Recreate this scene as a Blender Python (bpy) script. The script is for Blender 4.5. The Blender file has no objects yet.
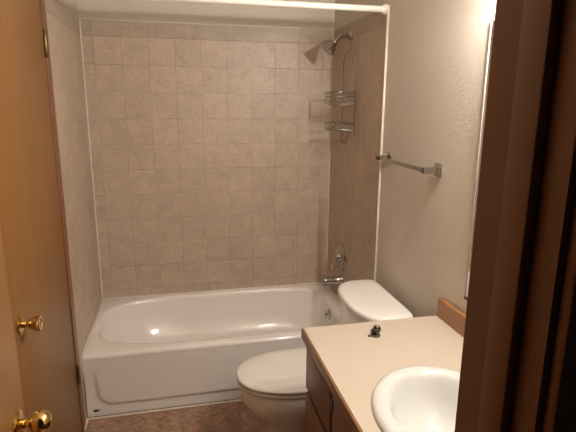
import bpy, bmesh, math, random
from mathutils import Vector, Matrix
C = bpy.context.scene.collection
SC = bpy.context.scene
random.seed(4)

# ------------------------------------------------------------------ camera, world, exposure
CAM = Vector((0.5036, -3.1722, 1.6081)); F = 489.77; YAW = 0.22675; PIT = 0.22737; ROLL = 0.0086
fw = Vector((math.sin(YAW)*math.cos(PIT), math.cos(YAW)*math.cos(PIT), -math.sin(PIT)))
ri = Vector((math.cos(YAW), -math.sin(YAW), 0)); up = ri.cross(fw)
r_ = ri*math.cos(ROLL) + up*math.sin(ROLL); u_ = -ri*math.sin(ROLL) + up*math.cos(ROLL)
cd = bpy.data.cameras.new('camera'); cam = bpy.data.objects.new('camera', cd); C.objects.link(cam)
cam.matrix_world = Matrix(((r_.x, u_.x, -fw.x, CAM.x), (r_.y, u_.y, -fw.y, CAM.y), (r_.z, u_.z, -fw.z, CAM.z), (0, 0, 0, 1)))
cd.sensor_fit = 'HORIZONTAL'; cd.sensor_width = 36.0; cd.lens = F/576*36; cd.clip_start = 0.02
SC.camera = cam
w = bpy.data.worlds.new('world'); SC.world = w; w.use_nodes = True
w.node_tree.nodes['Background'].inputs[0].default_value = (0.9, 0.8, 0.7, 1)
w.node_tree.nodes['Background'].inputs[1].default_value = 0.012
SC.view_settings.view_transform = 'Standard'; SC.view_settings.look = 'None'
SC.view_settings.gamma = 1; SC.view_settings.use_curve_mapping = False
SC.view_settings.exposure = 0.15
BULB_STRENGTH = 1380.0
BULB_COLOR = (1.0, 0.95, 0.88)

# ------------------------------------------------------------------ materials
def mat(name, col, rough=.5, metal=0., spec=.5, coat=0., bump=None, mottle=None):
    m = bpy.data.materials.new(name); m.use_nodes = True
    nt = m.node_tree; b = nt.nodes['Principled BSDF']
    b.inputs['Base Color'].default_value = (*col, 1); b.inputs['Roughness'].default_value = rough
    b.inputs['Metallic'].default_value = metal; b.inputs['Specular IOR Level'].default_value = spec
    b.inputs['Coat Weight'].default_value = coat; b.inputs['Coat Roughness'].default_value = .08
    tc = nt.nodes.new('ShaderNodeTexCoord')
    if mottle:                                   # (scale, second colour)
        n = nt.nodes.new('ShaderNodeTexNoise'); n.inputs['Scale'].default_value = mottle[0]; n.inputs['Detail'].default_value = 5
        mx = nt.nodes.new('ShaderNodeMix'); mx.data_type = 'RGBA'
        mx.inputs[6].default_value = (*col, 1); mx.inputs[7].default_value = (*mottle[1], 1)
        nt.links.new(tc.outputs['Object'], n.inputs['Vector']); nt.links.new(n.outputs['Fac'], mx.inputs[0])
        nt.links.new(mx.outputs[2], b.inputs['Base Color'])
    if bump:                                     # (scale, strength, distance)
        n = nt.nodes.new('ShaderNodeTexNoise'); n.inputs['Scale'].default_value = bump[0]; n.inputs['Detail'].default_value = 3
        bp = nt.nodes.new('ShaderNodeBump'); bp.inputs['Strength'].default_value = bump[1]; bp.inputs['Distance'].default_value = bump[2]
        nt.links.new(tc.outputs['Object'], n.inputs['Vector']); nt.links.new(n.outputs['Fac'], bp.inputs['Height'])
        nt.links.new(bp.outputs[0], b.inputs['Normal'])
    return m

def tile_mat(name, axis, off, size, c1, c2, grout, rough=.45, mortar=.0022, nscale=10., dark=.18, fine=.10):
    """square stone tiles laid in straight rows; axis 0 -> (x,z), 1 -> (y,z), 2 -> (x,y)"""
    m = bpy.data.materials.new(name); m.use_nodes = True
    nt = m.node_tree; L = nt.links; b = nt.nodes['Principled BSDF']; b.inputs['Roughness'].default_value = rough
    g = nt.nodes.new('ShaderNodeNewGeometry'); sp = nt.nodes.new('ShaderNodeSeparateXYZ'); L.new(g.outputs['Position'], sp.inputs[0])
    a, bb = ((0, 2), (1, 2), (0, 1))[axis]
    co = []
    for k, o in ((a, off[0]), (bb, off[1])):
        s = nt.nodes.new('ShaderNodeMath'); s.operation = 'SUBTRACT'; s.inputs[1].default_value = o
        L.new(sp.outputs[k], s.inputs[0]); co.append(s)
    cb = nt.nodes.new('ShaderNodeCombineXYZ'); L.new(co[0].outputs[0], cb.inputs[0]); L.new(co[1].outputs[0], cb.inputs[1])
    # a slight waver so that the joints are hand-laid
    br = nt.nodes.new('ShaderNodeTexBrick'); br.offset = 0.0; br.squash = 1.0
    br.inputs['Scale'].default_value = 1.0; br.inputs['Brick Width'].default_value = size[0]; br.inputs['Row Height'].default_value = size[1]
    br.inputs['Mortar Size'].default_value = mortar; br.inputs['Mortar Smooth'].default_value = .3; br.inputs['Bias'].default_value = 0.
    br.inputs['Color1'].default_value = (0, 0, 0, 1); br.inputs['Color2'].default_value = (1, 1, 1, 1); br.inputs['Mortar'].default_value = (.5, .5, .5, 1)
    L.new(cb.outputs[0], br.inputs['Vector'])
    # stone clouding
    n1 = nt.nodes.new('ShaderNodeTexNoise'); n1.inputs['Scale'].default_value = nscale; n1.inputs['Detail'].default_value = 6; n1.inputs['Roughness'].default_value = .62
    rnd = nt.nodes.new('ShaderNodeMath'); rnd.operation = 'MULTIPLY'; rnd.inputs[1].default_value = 37.; L.new(br.outputs['Color'], rnd.inputs[0])
    n1.noise_dimensions = '4D'; L.new(rnd.outputs[0], n1.inputs['W']); n1.inputs['Distortion'].default_value = .8
    tc_ = nt.nodes.new('ShaderNodeMix'); tc_.data_type = 'RGBA'; tc_.inputs[6].default_value = (*c1, 1); tc_.inputs[7].default_value = (*c2, 1); L.new(br.outputs['Color'], tc_.inputs[0])
    n2 = nt.nodes.new('ShaderNodeTexNoise'); n2.inputs['Scale'].default_value = nscale*(6 if fine < .15 else 3); n2.inputs['Detail'].default_value = 4
    L.new(g.outputs['Position'], n1.inputs['Vector']); L.new(g.outputs['Position'], n2.inputs['Vector'])
    r1 = nt.nodes.new('ShaderNodeMapRange'); r1.inputs[1].default_value = .3; r1.inputs[2].default_value = .7; r1.inputs[3].default_value = 1-dark; r1.inputs[4].default_value = 1+dark*.55
    L.new(n1.outputs['Fac'], r1.inputs[0])
    r2 = nt.nodes.new('ShaderNodeMapRange'); r2.inputs[1].default_value = .3; r2.inputs[2].default_value = .7; r2.inputs[3].default_value = 1-fine; r2.inputs[4].default_value = 1+fine*.75
    L.new(n2.outputs['Fac'], r2.inputs[0])
    mm = nt.nodes.new('ShaderNodeMath'); mm.operation = 'MULTIPLY'; L.new(r1.outputs[0], mm.inputs[0]); L.new(r2.outputs[0], mm.inputs[1])
    vm = nt.nodes.new('ShaderNodeVectorMath'); vm.operation = 'SCALE'; L.new(tc_.outputs[2], vm.inputs[0]); L.new(mm.outputs[0], vm.inputs['Scale'])
    # joints: grout colour shows more in some joints than in others
    n3 = nt.nodes.new('ShaderNodeTexNoise'); n3.inputs['Scale'].default_value = 4.6; n3.inputs['Detail'].default_value = 3
    L.new(g.outputs['Position'], n3.inputs['Vector'])
    r3 = nt.nodes.new('ShaderNodeMapRange'); r3.inputs[1].default_value = .42; r3.inputs[2].default_value = .62; r3.inputs[3].default_value = .12; r3.inputs[4].default_value = 1.
    L.new(n3.outputs['Fac'], r3.inputs[0])
    gf = nt.nodes.new('ShaderNodeMath'); gf.operation = 'MULTIPLY'; L.new(br.outputs['Fac'], gf.inputs[0]); L.new(r3.outputs[0], gf.inputs[1])
    mx = nt.nodes.new('ShaderNodeMix'); mx.data_type = 'RGBA'; L.new(gf.outputs[0], mx.inputs[0])
    L.new(vm.outputs[0], mx.inputs[6]); mx.inputs[7].default_value = (*grout, 1)
    L.new(mx.outputs[2], b.inputs['Base Color'])
    bp = nt.nodes.new('ShaderNodeBump'); bp.inputs['Strength'].default_value = .5; bp.inputs['Distance'].default_value = .0015; bp.invert = True
    L.new(br.outputs['Fac'], bp.inputs['Height']); L.new(bp.outputs[0], b.inputs['Normal'])
    return m

def wood_mat(name, c1, c2, axis=2, rough=.46, scale=14., coat=.12):
    m = bpy.data.materials.new(name); m.use_nodes = True
    nt = m.node_tree; L = nt.links; b = nt.nodes['Principled BSDF']; b.inputs['Roughness'].default_value = rough
    b.inputs['Coat Weight'].default_value = coat; b.inputs['Coat Roughness'].default_value = .25
    g = nt.nodes.new('ShaderNodeNewGeometry'); mp = nt.nodes.new('ShaderNodeMapping')
    s = [scale]*3; s[axis] = scale*.05; mp.inputs['Scale'].default_value = s
    L.new(g.outputs['Position'], mp.inputs['Vector'])
    n = nt.nodes.new('ShaderNodeTexNoise'); n.inputs['Scale'].default_value = 1.; n.inputs['Detail'].default_value = 6; n.inputs['Distortion'].default_value = .6
    L.new(mp.outputs[0], n.inputs['Vector'])
    r = nt.nodes.new('ShaderNodeMapRange'); r.inputs[1].default_value = .3; r.inputs[2].default_value = .7; L.new(n.outputs['Fac'], r.inputs[0])
    mx = nt.nodes.new('ShaderNodeMix'); mx.data_type = 'RGBA'; mx.inputs[6].default_value = (*c1, 1); mx.inputs[7].default_value = (*c2, 1)
    L.new(r.outputs[0], mx.inputs[0]); L.new(mx.outputs[2], b.inputs['Base Color'])
    return m

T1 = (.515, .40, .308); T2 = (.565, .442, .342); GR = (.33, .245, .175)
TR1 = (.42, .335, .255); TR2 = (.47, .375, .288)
TX, TZ = .0651, 1.9755-.1565*20
M = dict(
    tile_back=tile_mat('beige_stone_tile_back', 0, (TX-.1543*4, TZ), (.1543, .1565), T1, T2, GR),
    tile_side=tile_mat('beige_stone_tile_side', 1, (-.02-.1543*20, TZ), (.1543, .1565), T1, T2, (.42, .325, .24)),
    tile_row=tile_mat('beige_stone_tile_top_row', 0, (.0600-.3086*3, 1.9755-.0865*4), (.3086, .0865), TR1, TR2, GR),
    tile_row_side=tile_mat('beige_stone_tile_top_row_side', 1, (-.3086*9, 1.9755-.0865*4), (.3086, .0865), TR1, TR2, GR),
    floor=tile_mat('brown_stone_floor_tile', 2, (.166-.305*8, -.7636-.305*12), (.305, .305), (.37, .215, .14), (.43, .25, .165), (.20, .13, .095), rough=.4, nscale=14., dark=.45, fine=.38, mortar=.003),
    paint=mat('beige_orange_peel_paint', (.64, .575, .495), .6, bump=(110., .5, .0028)),
    ceiling=mat('ceiling_paint', (.72, .66, .55), .8, bump=(90., .5, .004)),
    tile_edge=mat('pale_tile_edge', (.66, .59, .50), .5),
    caulk=mat('pale_caulk', (.76, .69, .60), .5),
    porcelain=mat('bone_porcelain', (.85, .80, .76), .12, coat=.4),
    enamel=mat('bone_tub_enamel', (.86, .81, .77), .09, coat=.2),
    seat=mat('bone_plastic_seat', (.80, .75, .70), .25),
    white=mat('white_porcelain', (.63, .625, .60), .1, coat=.4),
    laminate=mat('peach_beige_laminate', (.54, .455, .373), .38, mottle=(60., (.52, .43, .346))),
    chrome=mat('chrome', (.50, .49, .475), .07, metal=1.),
    dark_chrome=mat('dark_chrome', (.16, .155, .14), .12, metal=1.),
    wire=mat('chrome_wire', (.34, .32, .29), .22, metal=1.),
    dark_metal=mat('dark_metal', (.10, .09, .08), .3, metal=.8),
    brass=mat('polished_brass', (.70, .48, .18), .12, metal=1.),
    old_brass=mat('tarnished_brass', (.20, .14, .075), .34, metal=1.),
    door=wood_mat('honey_stained_door', (.255, .112, .026), (.22, .093, .020), scale=9.),
    frame=wood_mat('stained_door_frame', (.225, .093, .038), (.19, .074, .029), scale=14.),
    oak=wood_mat('oak_trim', (.40, .19, .07), (.32, .14, .048), axis=1, scale=22.),
    edge_wood=wood_mat('brown_counter_edge_wood', (.24, .105, .042), (.185, .08, .031), axis=1, scale=22.),
    cabinet=wood_mat('brown_cabinet_wood', (.20, .088, .038), (.155, .065, .028), axis=2, scale=20.),
    rodwhite=mat('white_enamelled_rod', (.85, .81, .74), .3),
    mirror=mat('mirror_silver', (.9, .9, .88), .02, metal=1.),
    mirror_edge=mat('mirror_edge_grey', (.36, .34, .29), .35),
    black=mat('black_grime', (.02, .018, .015), .6),
)
mb = bpy.data.materials.new('lit_bulb_glass'); mb.use_nodes = True
e_ = mb.node_tree.nodes['Principled BSDF']; e_.inputs['Emission Color'].default_value = (*BULB_COLOR, 1); e_.inputs['Emission Strength'].default_value = BULB_STRENGTH
M['bulb'] = mb

# ------------------------------------------------------------------ mesh helpers
def box(bm, a, b, bev=0., seg=2):
    x0, y0, z0 = [min(p, q) for p, q in zip(a, b)]; x1, y1, z1 = [max(p, q) for p, q in zip(a, b)]
    r = bmesh.ops.create_cube(bm, size=1.); vs = r['verts']
    for v in vs:
        v.co = Vector((x0+(v.co.x+.5)*(x1-x0), y0+(v.co.y+.5)*(y1-y0), z0+(v.co.z+.5)*(z1-z0)))
    if bev:
        es = list({e for v in vs for e in v.link_edges})
        bmesh.ops.bevel(bm, geom=es, offset=bev, segments=seg, affect='EDGES', profile=.5)
    return bm
def B(a, b, bev=0., seg=2): return box(bmesh.new(), a, b, bev, seg)
def rings(bm, rs, cap0=True, cap1=True, closed=True):
    """loft a list of rings (lists of points of equal length)"""
    V = [[bm.verts.new(p) for p in r] for r in rs]; n = len(rs[0])
    for i in range(len(V)-1):
        for k in range(n if closed else n-1):
            bm.faces.new((V[i][k], V[i][(k+1) % n], V[i+1][(k+1) % n], V[i+1][k]))
    if cap0: bm.faces.new(V[0][::-1])
    if cap1: bm.faces.new(V[-1])
    return V
def lathe(bm, prof, o, axis, n=28, sx=1., ref=None):
    """prof: (radius, distance along axis) from base to tip"""
    ax = Vector(axis).normalized(); t = Vector(ref) if ref else (Vector((0, 0, 1)) if abs(ax.z) < .9 else Vector((1, 0, 0)))
    u = (t - ax*t.dot(ax)).normalized(); v = ax.cross(u); o = Vector(o)
    rs = [[o + ax*h + (u*math.cos(2*math.pi*k/n)*sx + v*math.sin(2*math.pi*k/n))*max(r, 1e-4) for k in range(n)] for r, h in prof]
    rings(bm, rs); return bm
def tube(bm, pts, r, n=8, closed=False):
    pts = [Vector(p) for p in pts]; N = len(pts); rs = []; pu = None
    for i, p in enumerate(pts):
        if closed: d = (pts[(i+1) % N] - pts[i-1]).normalized()
        else: d = (pts[min(i+1, N-1)] - pts[max(i-1, 0)]).normalized()
        if pu is None:
            t = Vector((0, 0, 1)) if abs(d.z) < .9 else Vector((1, 0, 0)); pu = (t - d*t.dot(d)).normalized()
        else: pu = (pu - d*pu.dot(d)).normalized()
        v = d.cross(pu); rr = r[i] if isinstance(r, (list, tuple)) else r
        rs.append([p + (pu*math.cos(2*math.pi*k/n) + v*math.sin(2*math.pi*k/n))*rr for k in range(n)])
    if closed:
        V = [[bm.verts.new(q) for q in ring] for ring in rs]
        for i in range(N):
            for k in range(n):
                bm.faces.new((V[i][k], V[i][(k+1) % n], V[(i+1) % N][(k+1) % n], V[(i+1) % N][k]))
    else: rings(bm, rs)
    return bm
def arc(p0, p1, p2, n=10):
    p0, p1, p2 = Vector(p0), Vector(p1), Vector(p2)
    return [p0*(1-t)**2 + p1*2*t*(1-t) + p2*t*t for t in [i/n for i in range(n+1)]]
def sup(x0, x1, y0, y1, z, n=2.5, N=96):
    """superellipse ring"""
    cx, cy, a, b = (x0+x1)/2, (y0+y1)/2, (x1-x0)/2, (y1-y0)/2; out = []
    for k in range(N):
        t = 2*math.pi*k/N; c, s = math.cos(t), math.sin(t)
        out.append(Vector((cx + a*math.copysign(abs(c)**(2/n), c), cy + b*math.copysign(abs(s)**(2/n), s), z)))
    return out
def obj(name, bm, m, parent=None, origin=None, smooth=True, angle=40, kind=None):
    bmesh.ops.recalc_face_normals(bm, faces=bm.faces[:])
    o0 = Vector(origin) if origin is not None else (Vector(parent['base']) if parent is not None and 'base' in parent else Vector((0, 0, 0)))
    if parent is None and origin is None:
        zs = [v.co.z for v in bm.verts]; xs = [v.co.x for v in bm.verts]; ys = [v.co.y for v in bm.verts]
        o0 = Vector(((min(xs)+max(xs))/2, (min(ys)+max(ys))/2, min(zs)))
    for v in bm.verts: v.co -= o0
    me = bpy.data.meshes.new(name); bm.to_mesh(me); bm.free()
    me.materials.append(M[m] if isinstance(m, str) else m)
    if smooth:
        me.polygons.foreach_set('use_smooth', [True]*len(me.polygons)); me.set_sharp_from_angle(angle=math.radians(angle))
    o = bpy.data.objects.new(name, me); C.objects.link(o)
    if parent is not None:
        o.parent = parent; pb = world_base(parent); o.location = o0 - pb
    else: o.location = o0
    if kind: o['kind'] = kind
    return o
def world_base(o):
    v = Vector(o.location)
    while o.parent: o = o.parent; v += Vector(o.location)
    return v
def part(name, bm, m, parent, **k): return obj(name, bm, m, parent, origin=world_base(parent), **k)
def thing(name, label, cat, loc, kind=None, group=None):
    o = bpy.data.objects.new(name, None); o.empty_display_size = .05; C.objects.link(o); o.location = loc
    if kind: o['kind'] = kind
    if label: o['label'] = label; o['category'] = cat
    if group: o['group'] = group
    return o
def tag(o, label, cat, group=None):
    o['label'] = label; o['category'] = cat
    if group: o['group'] = group
    return o

# ------------------------------------------------------------------ the room
W = 1.524; H = .3546; TT = 2.062; ZC = 2.44
YF, YH = -2.727, -2.845            # room side and hall side of the front wall
JX, JL = .809, .095                 # right and left faces of the doorway
PW = W + .008                      # painted right wall
obj('floor', B((-.3, -4.2, -.06), (2.6, .0, 0)), 'floor', smooth=False, kind='structure')
obj('ceiling', B((-.12, YH, ZC), (PW+.12, .128, ZC+.08)), 'ceiling', smooth=False, kind='structure')
wb = obj('wall_back', B((-.128, .008, 0), (PW+.12, .128, ZC)), 'paint', smooth=False, kind='structure')
part('tile_panel', B((0, 0, .30), (W, .008, 1.9755)), 'tile_back', wb, smooth=False)
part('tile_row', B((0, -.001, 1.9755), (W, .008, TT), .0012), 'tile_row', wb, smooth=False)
DY0, DY1, DZ = -.884, -1.640, 2.045      # the left-hand door's opening
bm = bmesh.new(); box(bm, (-.128, DY0+.012, 0), (-.008, .008, ZC)); box(bm, (-.128, YF, 0), (-.008, DY1-.012, ZC)); box(bm, (-.128, DY1-.012, DZ+.012), (-.008, DY0+.012, ZC))
wl = obj('wall_left', bm, 'paint', smooth=False, kind='structure')
bm = bmesh.new(); box(bm, (-.008, -.7636, .30), (0, 0, 1.9755)); box(bm, (-.008, -.815, 0), (0, -.7636, 1.9755))
part('tile_panel', bm, 'tile_side', wl, smooth=False)
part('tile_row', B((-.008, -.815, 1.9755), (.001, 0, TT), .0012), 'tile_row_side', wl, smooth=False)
wr = obj('wall_right', B((PW, YF, 0), (PW+.12, .008, ZC)), 'paint', smooth=False, kind='structure')
part('tile_panel', B((W, -.832, .30), (PW, 0, 1.9755)), 'tile_side', wr, smooth=False)
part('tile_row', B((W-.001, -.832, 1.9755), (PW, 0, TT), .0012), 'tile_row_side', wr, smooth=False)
bm = bmesh.new(); box(bm, (JX+.02, YH, 0), (2.6, YF, ZC)); box(bm, (-.3, YH, 0), (JL-.02, YF, ZC)); box(bm, (JL-.02, YH, 2.06), (JX+.02, YF, ZC))
obj('wall_front', bm, 'paint', smooth=False, kind='structure')
# pale caulk beads and tile edges
obj('trim_1', tube(bmesh.new(), [(.003, -.003, H+.002), (.003, -.003, TT)], .0042, 6), 'caulk', kind='structure')
obj('trim_2', B((0, -.004, TT), (W, .008, TT+.007), .002), 'caulk', kind='structure')
obj('trim_3', B((-.008, -.815, TT), (.004, -.004, TT+.007), .002), 'caulk', kind='structure')
obj('trim_4', tube(bmesh.new(), [(W-.003, -.003, H+.002), (W-.003, -.003, TT)], .0034, 6), 'caulk', kind='structure')
obj('trim_5', B((W-.003, -.841, .36), (PW, -.832, TT+.004), .002), 'tile_edge', kind='structure')
obj('trim_6', B((0, -.776, 0), (W, -.7636, .008), .003), 'caulk', kind='structure')
obj('trim_7', B((-.002, -.856, 0), (.009, -.776, .010), .003), 'caulk', kind='structure')

obj('trim_10', tube(bmesh.new(), [(.003, -.760, H+.001), (.003, -.003, H+.001), (W-.003, -.003, H+.001)], .0042, 6), 'caulk', kind='structure')

# left-hand door, closed in the left wall: frame, then the leaf with hinges and knob
bm = bmesh.new()
box(bm, (-.008, DY0+.002, 0), (.003, -.816, DZ+.062), .003); box(bm, (-.008, DY1-.06, 0), (.003, DY1-.002, DZ+.062), .004); box(bm, (-.008, DY1-.002, DZ+.004), (.003, DY0+.002, DZ+.062), .004)
cf = obj('trim_8', bm, 'frame', kind='structure')
bm = bmesh.new(); box(bm, (-.128, DY0, 0), (-.0085, DY0+.011, DZ)); box(bm, (-.128, DY1-.011, 0), (-.0085, DY1, DZ)); box(bm, (-.128, DY1-.011, DZ), (-.0085, DY0+.011, DZ+.011))
part('jamb', bm, 'frame', cf, smooth=False)
d1 = thing('door_1', None, None, (-.02, (DY0+DY1)/2, 0), kind='structure')
part('door_leaf', B((-.038, DY1+.003, .012), (-.002, DY0-.004, DZ-.003), .002), 'door', d1)
def hinge(par, y, z):
    bm = bmesh.new(); lathe(bm, [(.003, -.054), (.006, -.050), (.009, -.045)] + [(.009, .045), (.006, .050), (.003, .055)], (.003, y, z), (0, 0, 1), 12)
    h = part('hinge', bm, 'old_brass', par)
    box_ = bmesh.new(); box(box_, (.0022, y+.004, z-.044), (.0048, y+.024, z+.044), .0005)
    part('hinge_leaf', box_, 'old_brass', h)
hinge(d1, DY0+.001, 1.838); hinge(d1, DY0+.001, .325)
def knob(par, o, ax, tulip=False):
    bm = bmesh.new(); lathe(bm, [(.034, 0), (.034, .003), (.031, .006), (.024, .008), (.016, .010)], o, ax, 36)
    k = part('knob', bm, 'brass', par)
    bm = bmesh.new(); lathe(bm, [(.0125, .009), (.0115, .013), (.0135, .017), (.010, .021), (.010, .028)], o, ax, 24); part('knob_stem', bm, 'brass', k)
    if tulip: pr = [(.011, .027), (.014, .031), (.0215, .042), (.0265, .054), (.0265, .060), (.023, .063), (.015, .063), (.013, .0605), (.006, .060), (.005, .064), (.0, .0645)]
    else: pr = [(.012, .027), (.0175, .030), (.0235, .036), (.0265, .045), (.027, .050), (.0255, .058), (.021, .066), (.0145, .071), (.008, .073), (0., .0735)]
    bm = bmesh.new(); lathe(bm, pr, o, ax, 36); part('knob_grip', bm, 'brass', k)
knob(d1, (-.002, -1.582, .914), (1, 0, 0), True)

# entry door, swung open against the left side
d2 = thing('door_2', None, None, (.11, YF, 0), kind='structure')
EX, EY = .124, YF+.709
part('door_leaf', B((EX-.035, YF+.004, .012), (EX, EY, 2.035), .002), 'door', d2)
knob(d2, (EX, EY-.056, .884), (1, 0, 0))

# doorway: jambs, stop and casing
bm = bmesh.new()
box(bm, (JX, YH, 0), (JX+.02, YF, 2.04)); box(bm, (JL-.02, YH, 0), (JL, YF, 2.04)); box(bm, (JL-.02, YH, 2.04), (JX+.02, YF, 2.06))
fr = obj('trim_9', bm, 'frame', smooth=False, kind='structure')
bm = bmesh.new()
box(bm, (JX-.011, -2.815, 0), (JX, -2.780, 2.04), .002); box(bm, (JL, -2.815, 0), (JL+.011, -2.780, 2.04), .002); box(bm, (JL+.011, -2.815, 2.029), (JX-.011, -2.780, 2.04), .002)
part('door_stop', bm, 'frame', fr)
bm = bmesh.new()
for y0, y1 in ((YH-.014, YH), (YF, YF+.012)):
    box(bm, (JX+.006, y0, 0), (JX+.066, y1, 2.105), .004)
box(bm, (JL-.066, YH-.014, 0), (JL-.006, YH, 2.105), .004)
box(bm, (JL-.006, YH-.014, 2.046), (JX+.006, YH, 2.105), .004)
part('casing', bm, 'frame', fr)

# ------------------------------------------------------------------ bathtub
tub = thing('bathtub', 'bone white enamelled alcove bathtub set between the tiled walls', 'bathtub', (W/2, -.38, 0))
TF = -.7636; g = .0015
bm = bmesh.new()
X0, X1, Y0, Y1 = g, W-g, TF, -g
rs = [sup(X0, X1, Y0+.004, Y1, H-.034, 300), sup(X0, X1, Y0, Y1, H-.022, 300), sup(X0, X1, Y0, Y1, H-.012, 300), sup(X0+.001, X1-.001, Y0+.004, Y1-.001, H-.004, 200), sup(X0+.004, X1-.004, Y0+.013, Y1-.003, H, 120)]
def basin(z, l, r, f, b, n):
    cx, cy, a_, b_ = (l+r)/2, (f+b)/2, (r-l)/2, (b-f)/2; out = []
    for k in range(96):                    # the head end is rounder than the drain end
        t = 2*math.pi*k/96; c, s_ = math.cos(t), math.sin(t); e = 2/(3.1 if c < 0 else n+1.6)
        out.append(Vector((cx + a_*math.copysign(abs(c)**e, c), cy + b_*math.copysign(abs(s_)**e, s_), z)))
    return out
rs += [basin(H, .014, 1.456, -.712, -.026, 3.4), basin(H-.001, .020, 1.450, -.704, -.030, 3.4), basin(H-.004, .027, 1.444, -.695, -.034, 3.3), basin(H-.010, .033, 1.437, -.686, -.038, 3.2), basin(H-.020, .039, 1.431, -.678, -.042, 3.2),
       basin(H-.036, .045, 1.427, -.670, -.047, 3.1), basin(H-.08, .062, 1.420, -.658, -.058, 3.1), basin(H-.16, .105, 1.405, -.642, -.078, 3.1), basin(H-.22, .165, 1.392, -.626, -.108, 3.0),
       basin(H-.262, .235, 1.372, -.600, -.132, 3.0), basin(H-.282, .330, 1.34, -.56, -.17, 3.0), basin(H-.290, .45, 1.25, -.50, -.23, 2.8), basin(H-.292, .70, 1.05, -.42, -.32, 2.2)]
rings(bm, rs, cap0=False)
part('tub_body', bm, 'enamel', tub, angle=60)
# apron with its raised panel
bm = bmesh.new(); NX, NZ = 150, 56; grid = []
def sstep(a, b, x): t = max(0, min(1, (x-a)/(b-a))); return t*t*(3-2*t)
for j in range(NZ+1):
    z = .002 + (H-.020-.002)*j/NZ; row = []
    for i in range(NX+1):
        x = X0 + (X1-X0)*i/NX
        lo, le, re, rad = .062, .062 - .02*sstep(.10, .33, z), W-.062 + .02*sstep(.10, .33, z), .075
        # signed distance to the rounded panel
        dx = max(le+rad-x, x-(re-rad)); dz = lo+rad-z
        d = rad - (math.hypot(max(dx, 0), max(dz, 0)) if (dx > 0 and dz > 0) else max(dx, dz))
        row.append(bm.verts.new((x, TF+.016-.0105*max(sstep(-.008, .012, d), sstep(.15, .30, z))-.004*sstep(.2, .335, z), z)))
    grid.append(row)
for j in range(NZ):
    for i in range(NX):
        bm.faces.new((grid[j][i], grid[j][i+1], grid[j+1][i+1], grid[j+1][i]))
r = bmesh.ops.extrude_face_region(bm, geom=bm.faces[:])
for v in [q for q in r['geom'] if isinstance(q, bmesh.types.BMVert)]: v.co.y = TF+.040
part('apron', bm, 'enamel', tub, angle=60)
bm = bmesh.new(); lathe(bm, [(.036, 0), (.036, .003), (.030, .008), (.012, .010), (0, .010)], (1.4205, -.385, .286), (-1, 0, .13), 32)
ov = part('overflow_plate', bm, 'chrome', tub)
bm = bmesh.new(); lathe(bm, [(.006, .009), (.006, .022), (.004, .024), (0, .024)], (1.4205, -.385, .288), (-1, 0, .13), 12); box(bm, (1.396, -.389, .268), (1.401, -.381, .310), .0015)
part('trip_lever', bm, 'chrome', ov)
bm = bmesh.new(); lathe(bm, [(.034, 0), (.034, .003), (.024, .005), (.010, .004), (0, .004)], (1.20, -.37, H-.2918), (0, 0, 1), 28); part('drain', bm, 'chrome', tub)
bm = bmesh.new(); V = []
for k in range(14):
    t = 2*math.pi*k/14; rr = 1+.25*math.sin(3*t+1)
    V.append((.046+.016*rr*math.cos(t), .034+.0065*rr*math.sin(t)))
rings(bm, [[Vector((x, TF+.0165, z)) for x, z in V], [Vector((x, TF+.0140, z)) for x, z in V], [Vector((.046+(x-.046)*.6, TF+.0115, .034+(z-.034)*.6)) for x, z in V]])
part('enamel_chip', bm, 'black', tub)['label'] = 'black chip in the enamel'

# ------------------------------------------------------------------ toilet
TY = -1.180; TKY = -1.168; TD = -.020
to = thing('toilet', 'bone white toilet with closed lid between the bathtub and the vanity', 'toilet', (1.15, TY, 0))
def egg(xf, xb, hw, z, N=64, mid=None, k=2.2, yc=None):
    mid = xf + (xb-xf)*.56 if mid is None else mid; out = []; yc = TY if yc is None else yc
    for i in range(N):
        t = 2*math.pi*i/N; c, s = math.cos(t), math.sin(t)
        if c < 0: x = mid - (mid-xf)*abs(c)**(2/2.05)
        else: x = mid + (xb-mid)*abs(c)**(2/2.7)
        out.append(Vector((x, yc + hw*math.copysign(abs(s)**(2/k), s), z)))
    return out
bm = bmesh.new()
rings(bm, [egg(.872, 1.40, .118, 0), egg(.868, 1.40, .122, .006), egg(.872, 1.38, .115, .03), egg(.878, 1.36, .106, .08), egg(.868, 1.34, .109, .13), egg(.850, 1.32, .122, .175), egg(.812, 1.30, .150, .215), egg(.770, 1.29, .172, .255),
           egg(.750, 1.285, .181, .295), egg(.746, 1.285, .184, .33), egg(.748, 1.285, .184, .356), egg(.754, 1.28, .178, .366)])
part('bowl', bm, 'porcelain', to, angle=60)
bm = bmesh.new(); rings(bm, [sup(1.20, 1.45, TY-.115, TY+.115, .29, 5, 40), sup(1.19, 1.47, TY-.125, TY+.125, .34, 5, 40), sup(1.19, 1.47, TY-.13, TY+.13, .364, 5, 40)])
part('tank_shelf', bm, 'porcelain', to, angle=60)
bm = bmesh.new(); rings(bm, [egg(.744, 1.235, .176, .3695), egg(.736, 1.24, .184, .3725), egg(.734, 1.24, .186, .379), egg(.736, 1.24, .184, .386), egg(.744, 1.235, .176, .389)])
part('seat', bm, 'seat', to, angle=60)
bm = bmesh.new(); rings(bm, [egg(.744, 1.235, .176, .3925), egg(.732, 1.24, .187, .395), egg(.729, 1.24, .190, .401), egg(.731, 1.24, .188, .407), egg(.741, 1.235, .179, .4115), egg(.79, 1.21, .14, .415), egg(.89, 1.12, .06, .4165)])
part('seat_lid', bm, 'seat', to, angle=60)
for s in (-1, 1): part('seat_hinge', B((1.205, TY+s*.075-.022, .365), (1.262, TY+s*.075+.022, .414), .008), 'seat', to)
bm = bmesh.new()
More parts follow.
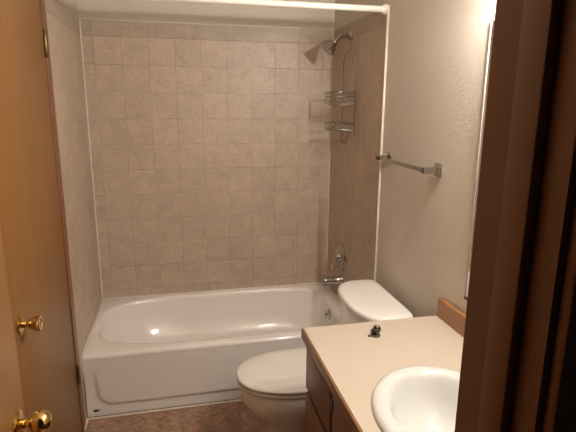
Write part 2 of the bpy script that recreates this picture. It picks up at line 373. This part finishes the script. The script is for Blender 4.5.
def tankring(z, x0, x1, hy, bow, N=64, n=4.):
    out = []; xm, a_ = (x0+x1)/2, (x1-x0)/2
    for k in range(N):
        t = 2*math.pi*k/N; c, s_ = math.cos(t), math.sin(t); e = 2/(n if c < 0 else 9.)
        x = xm + a_*math.copysign(abs(c)**e, c); y = hy*math.copysign(abs(s_)**e, s_)
        if c < 0: x -= bow*(1-(y/hy)**2)*(xm-x)/a_
        out.append(Vector((x, TKY+y, z)))
    return out
rings(bm, [tankring(.366, 1.315, 1.475, .19, .015), tankring(.38, 1.30, 1.482, .20, .018), tankring(.55, 1.29, 1.485, .213, .02), tankring(.688, 1.282, 1.487, .220, .024)])
part('tank', bm, 'porcelain', to, angle=60)
bm = bmesh.new()
rings(bm, [tankring(.689, 1.272, 1.478, .229, .03, n=3.4), tankring(.693, 1.266, 1.481, .235, .03, n=3.4), tankring(.714, 1.265, 1.481, .236, .03, n=3.4), tankring(.721, 1.268, 1.478, .233, .03, n=3.4), tankring(.7255, 1.277, 1.472, .225, .03, n=3.4), tankring(.727, 1.29, 1.464, .215, .028, n=3.4), tankring(.729, 1.34, 1.44, .15, .01, n=3.2)])
part('tank_lid', bm, 'porcelain', to, angle=60)

# ------------------------------------------------------------------ vanity
VX, VY0, VY1, VZ = .944, -1.505, YF+.013, .770
va = thing('vanity_cabinet', 'dark brown wooden vanity cabinet under the beige countertop', 'cabinet', (1.24, (VY0+VY1)/2, 0))
CXF = VX+.033
bm = bmesh.new(); box(bm, (CXF, VY1+.002, .09), (PW-.002, VY0-.012, .628)); box(bm, (CXF+.06, VY1+.002, 0), (PW-.002, VY0-.012, .09))
box(bm, (CXF, VY1+.002, .628), (CXF+.02, VY0-.012, VZ-.036)); box(bm, (CXF+.02, VY0-.03, .628), (PW-.002, VY0-.012, VZ-.036))
part('cabinet_body', bm, 'cabinet', va, smooth=False)
def front(name, y0, y1, z0, z1, hy):
    f = part(name, B((CXF-.019, y1, z0), (CXF-.0005, y0, z1), .004), 'cabinet', va)
    if hy is not None:
        part('hinge', B((CXF-.023, hy-.005, z1-.075), (CXF-.0185, hy+.008, z1-.030), .0015), 'dark_metal', f)
front('drawer', -1.530, -1.832, .535, .722, None); front('drawer', -1.530, -1.832, .325, .515, None); front('drawer', -1.530, -1.832, .115, .305, None)
front('door', -1.852, -2.20, .115, .722, -1.860); front('door', -2.215, -2.59, .115, .722, -2.580)
ct = thing('countertop', 'peach beige laminate countertop with a brown wood front edge', 'countertop', (1.24, (VY0+VY1)/2, VZ-.035))
SX, SY, SA, SB = 1.215, -2.125, .214, .262
bm = bmesh.new(); N = 96
def ray_rect(t, x0, x1, y0, y1):
    c, s = math.cos(t), math.sin(t); k = 1e9
    for lim, d in ((x1-SX if c > 0 else x0-SX, c), (y1-SY if s > 0 else y0-SY, s)):
        if abs(d) > 1e-9: k = min(k, lim/d)
    return SX+c*k, SY+s*k
cx0, cx1, cy0, cy1 = VX+.0085, PW-.001, VY1+.001, VY0
angs = sorted([2*math.pi*k/N for k in range(N)] + [math.atan2(y-SY, x-SX) % (2*math.pi) for x in (cx0, cx1) for y in (cy0, cy1)])
ro = [ray_rect(t, cx0, cx1, cy0, cy1) for t in angs]; rin = [(SX+(SA-.03)*math.cos(t), SY+(SB-.03)*math.sin(t)) for t in angs]
loops = [[bm.verts.new((x, y, z)) for x, y in L] for L, z in ((rin, VZ-.035), (ro, VZ-.035), (ro, VZ), (rin, VZ))]
for i in range(4):
    a, b = loops[i], loops[(i+1) % 4]
    for k in range(len(angs)): bm.faces.new((a[k], a[(k+1) % len(angs)], b[(k+1) % len(angs)], b[k]))
part('laminate_top', bm, 'laminate', ct, smooth=False)
part('wood_edge', B((VX, VY1+.001, VZ-.037), (VX+.008, VY0, VZ-.0005), .002), 'edge_wood', ct)
bs = obj('backsplash', B((PW-.022, VY1+.002, VZ+.0005), (PW-.0005, VY0-.004, VZ+.079), .003), 'oak'); tag(bs, 'low honey oak backsplash board along the wall behind the countertop', 'backsplash')
sk = thing('sink', 'oval white porcelain drop-in sink set in the beige countertop', 'sink', (SX, SY, VZ))
bm = bmesh.new()
def el(k, z, dx=0): return [Vector((SX+dx+(SA-k)*math.cos(2*math.pi*i/80), SY+(SB-k)*math.sin(2*math.pi*i/80), z)) for i in range(80)]
rings(bm, [el(.004, VZ+.001), el(.0, VZ+.004), el(.002, VZ+.010), el(.009, VZ+.0155), el(.020, VZ+.0175), el(.034, VZ+.0165), el(.044, VZ+.012), el(.052, VZ+.002), el(.060, VZ-.02), el(.072, VZ-.055), el(.092, VZ-.09), el(.120, VZ-.115), el(.155, VZ-.127), el(.188, VZ-.130)], cap0=False)
part('sink_bowl', bm, 'white', sk, angle=70)
bm = bmesh.new(); lathe(bm, [(.024, 0), (.024, .002), (.016, .004), (0, .004)], (SX, SY, VZ-.1298), (0, 0, 1), 24); part('drain', bm, 'chrome', sk)
# small metal fitting lying on the counter
mf = thing('metal_fitting', 'small dark shiny metal fitting lying on the beige countertop', 'metal fitting', (1.198, -1.617, VZ))
o = Vector((1.198, -1.617, VZ)); d_ = Vector((.75, .55, .28)).normalized()
bm = bmesh.new(); lathe(bm, [(.012, 0), (.0155, .002), (.0155, .006), (.010, .009), (.009, .014), (.015, .019), (.0165, .026), (.013, .032), (.006, .034), (0, .034)], o+Vector((-.009, -.006, .0135)), d_, 10); part('fitting_body', bm, 'dark_chrome', mf, angle=15)
bm = bmesh.new(); tube(bm, [o+Vector((.008*1.4*math.cos(t)*1.2, .010*math.sin(t)*1.4-.004, .0045+.002*math.sin(t))) for t in [2*math.pi*k/18 for k in range(18)]], .0042, 8, True); part('ring', bm, 'dark_metal', mf)
bm = bmesh.new(); tube(bm, arc(o+Vector((-.030, -.004, .003)), o+Vector((-.014, -.016, .003)), o+Vector((.002, -.012, .004)), 6), .0028, 6); part('prong', bm, 'dark_metal', mf)

# ------------------------------------------------------------------ mirror and vanity light
mi = thing('mirror', 'frameless wall mirror above the oak backsplash', 'mirror', (PW-.004, -2.18, .92))
part('glass', B((PW-.0075, -2.66, .920), (PW-.0005, -1.670, 1.875), .002, 1), 'mirror', mi)
part('edge_strip', B((PW-.010, -1.670, .914), (PW-.0005, -1.664, 1.880), .001, 1), 'mirror_edge', mi)
part('clip', B((PW-.012, -1.684, .908), (PW-.0078, -1.666, .9185), .001, 1), 'dark_metal', mi)
LZ = 1.985; LYS = (-1.84, -2.09, -2.34)
li = thing('vanity_light', 'lit globe bulb bar mounted on the wall above the mirror', 'light fixture', (PW, -2.07, LZ))
part('back_bar', B((PW-.030, -2.44, LZ-.052), (PW-.0005, -1.76, LZ+.052), .006), 'chrome', li)
for y in LYS:
    bm = bmesh.new(); lathe(bm, [(.026, 0), (.024, .012), (.019, .026)], (PW-.030, y, LZ), (-1, 0, 0), 24); s = part('socket', bm, 'rodwhite', li)
    bm = bmesh.new(); bmesh.ops.create_uvsphere(bm, u_segments=24, v_segments=16, radius=.018); bmesh.ops.translate(bm, vec=Vector((PW-.030-.026-.014, y, LZ)), verts=bm.verts[:]); part('bulb', bm, 'bulb', s)

# ------------------------------------------------------------------ fittings
SYF = -.335
# curtain rod
cr = thing('shower_curtain_rod', 'white shower curtain rod spanning the alcove above the bathtub', 'curtain rod', (W/2, -.815, 2.05))
part('rod', tube(bmesh.new(), [(.012, -.815, 2.05), (W-.012, -.815, 2.05)], .0145, 20), 'rodwhite', cr)
for x, a in ((.0005, 1), (W-.0005, -1)):
    bm = bmesh.new(); lathe(bm, [(.024, 0), (.024, .010), (.018, .016), (.0165, .028)], (x, -.815, 2.05), (a, 0, 0), 24); part('end_flange', bm, 'rodwhite', cr)
# shower head and arm
sh = thing('showerhead', 'chrome shower head on a bent arm high on the right tiled wall', 'shower head', (W, SYF, 1.98))
bm = bmesh.new(); lathe(bm, [(.030, 0), (.030, .003), (.024, .010), (.013, .014)], (W-.0005, SYF, 1.981), (-1, 0, 0), 28); part('wall_flange', bm, 'chrome', sh)
A0 = Vector((W-.012, SYF, 1.981))
ap = [A0, Vector((1.490, SYF-.003, 1.983))] + arc((1.472, SYF-.005, 1.983), (1.447, SYF-.010, 1.979), (1.424, SYF-.014, 1.949), 8)
part('arm', tube(bmesh.new(), ap, .0105, 14), 'chrome', sh)
hd = Vector((-.66, -.02, -.75)).normalized(); ho = Vector((1.428, SYF-.014, 1.954))
bm = bmesh.new(); lathe(bm, [(.010, -.004), (.016, 0), (.018, .008), (.016, .016), (.018, .020), (.026, .032), (.034, .050), (.039, .064), (.040, .070), (.037, .074), (.031, .0745), (.030, .071), (0, .071)], ho, hd, 32); part('head', bm, 'chrome', sh)
# hanging wire caddy
cy = -.372; XB, XF = W-.016, 1.392
ca = thing('shower_caddy', 'two tier chrome wire shower caddy hanging from the shower arm', 'shower caddy', (XB, cy, 1.46))
hw = .118
bm = bmesh.new()
loop = [(XB, cy-hw+.012, 1.44), (XB, cy-hw+.012, 1.79)] + arc((XB, cy-hw+.012, 1.835), (XB, cy-hw+.014, 1.894), (XB, cy-.045, 1.900), 6) + [(XB, cy-.02, 1.904)] + arc((XB, cy-.012, 1.907), (XB, cy, 1.912), (XB, cy, 1.925), 4)
loop2 = [(p[0], 2*cy-p[1], p[2]) for p in [tuple(Vector(q)) for q in loop]]
tube(bm, loop, .0026, 8); tube(bm, loop2, .0026, 8)
part('hanger_wire', bm, 'wire', ca)
bm = bmesh.new(); tube(bm, [(XB-.002, cy, 1.912), (XB-.002, cy+.006, 1.94)] + arc((XB-.004, SYF, 1.985), (XB-.006, SYF, 2.004), (XB-.018, SYF, 1.999), 6) + [(XB-.022, SYF, 1.990)], .0036, 8); part('hook', bm, 'wire', ca)
def basket(name, z0, z1, levels, nb, xf):
    b = bmesh.new()
    for i in range(levels):
        z = z0 + (z1-z0)*i/(levels-1); rr = .0030 if i == levels-1 else .0017
        P = []
        for cx_, cy_, a0 in ((xf+.025, cy+hw-.025, 90), (xf+.025, cy-hw+.025, 180), (XB-.008, cy-hw+.008, 270), (XB-.008, cy+hw-.008, 0)):
            R = .025 if cx_ < 1.45 else .008
            for k in range(5):
                t = math.radians(a0+90*k/4); P.append((cx_+R*math.cos(t), cy_+R*math.sin(t), z))
        tube(b, P, rr, 6, True)
    o = part(name, b, 'wire', ca)
    b = bmesh.new()
    for k in range(nb):
        y = cy-hw+.014+(2*hw-.028)*k/(nb-1)
        tube(b, [(XB, y, z1), (XB, y, z0+.004), (XB-.004, y, z0), (xf+.004, y, z0), (xf, y, z0+.004), (xf, y, z1)], .0009, 5)
    part('grid_wires', b, 'wire', o)
    return o
basket('upper_basket', 1.595, 1.670, 4, 13, XF); basket('lower_basket', 1.452, 1.492, 2, 13, XF+.004)
bm = bmesh.new()
for y in (cy-.10, cy+.02):
    tube(bm, [(XB-.02, y, 1.45)] + arc((XB-.03, y, 1.42), (XB-.04, y, 1.375), (XB-.065, y-.005, 1.385), 7) + [(XB-.075, y-.006, 1.40)], .0026, 7)
tube(bm, [(XB-.02, cy-.10, 1.448), (XB-.055, cy-.06, 1.382), (XB-.02, cy+.02, 1.448)], .0022, 6)
part('razor_hook', bm, 'wire', ca)
# mixing valve
vy, vz = -.305, .638
mv = thing('shower_valve', 'round chrome shower valve with lever handle on the right tiled wall', 'shower valve', (W, vy, vz))
bm = bmesh.new(); lathe(bm, [(.088, 0), (.088, .006), (.083, .011), (.076, .010), (.068, .012), (.052, .017), (.034, .019), (0, .019)], (W-.0005, vy, vz), (-1, 0, 0), 44); part('escutcheon', bm, 'chrome', mv)
bm = bmesh.new(); lathe(bm, [(.030, .017), (.028, .028), (.023, .036), (.021, .044), (.016, .050), (0, .051)], (W, vy, vz), (-1, 0, 0), 28); hb = part('handle_hub', bm, 'chrome', mv)
bm = bmesh.new(); tube(bm, arc((W-.040, vy, vz), (W-.048, vy+.012, vz-.03), (W-.058, vy+.020, vz-.085), 8), [.011, .0105, .010, .0095, .009, .0085, .0085, .008, .006], 12); part('lever', bm, 'chrome', hb)
# tub spout
zs = .492
ts = thing('tub_spout', 'chrome bathtub spout on the tiled wall under the shower valve', 'spout', (W, vy-.020, zs))
bm = bmesh.new(); lathe(bm, [(.029, 0), (.029, .010), (.026, .014), (.0255, .060), (.0245, .110), (.022, .128), (.014, .136), (0, .137)], (W-.0005, vy-.020, zs), (-1, 0, 0), 28); part('spout_body', bm, 'chrome', ts)
bm = bmesh.new(); lathe(bm, [(.017, 0), (.017, .016), (.0145, .018), (.0135, .012), (0, .012)], (1.407, vy-.020, zs-.012), (0, 0, -1), 24); part('spout_mouth', bm, 'chrome', ts)
# towel bar
tb = thing('towel_bar', 'short chrome towel bar with square posts on the beige painted wall', 'towel bar', (PW, -1.164, 1.35))
for y in (-.932, -1.402):
    bm = bmesh.new(); box(bm, (PW-.008, y-.027, 1.323), (PW-.0005, y+.027, 1.377), .003)
    bs_ = part('post', bm, 'chrome', tb)
    bm = bmesh.new(); rings(bm, [[Vector((PW-x, y+sy*h, 1.35+sz*h)) for sy, sz in ((-1, -1), (1, -1), (1, 1), (-1, 1))] for x, h in ((.007, .020), (.020, .013), (.058, .0115), (.074, .0125), (.078, .010))]); part('post_arm', bm, 'chrome', bs_, angle=20)
part('bar', B((PW-.073, -1.390, 1.3415), (PW-.058, -.944, 1.3585), .002), 'chrome', tb)
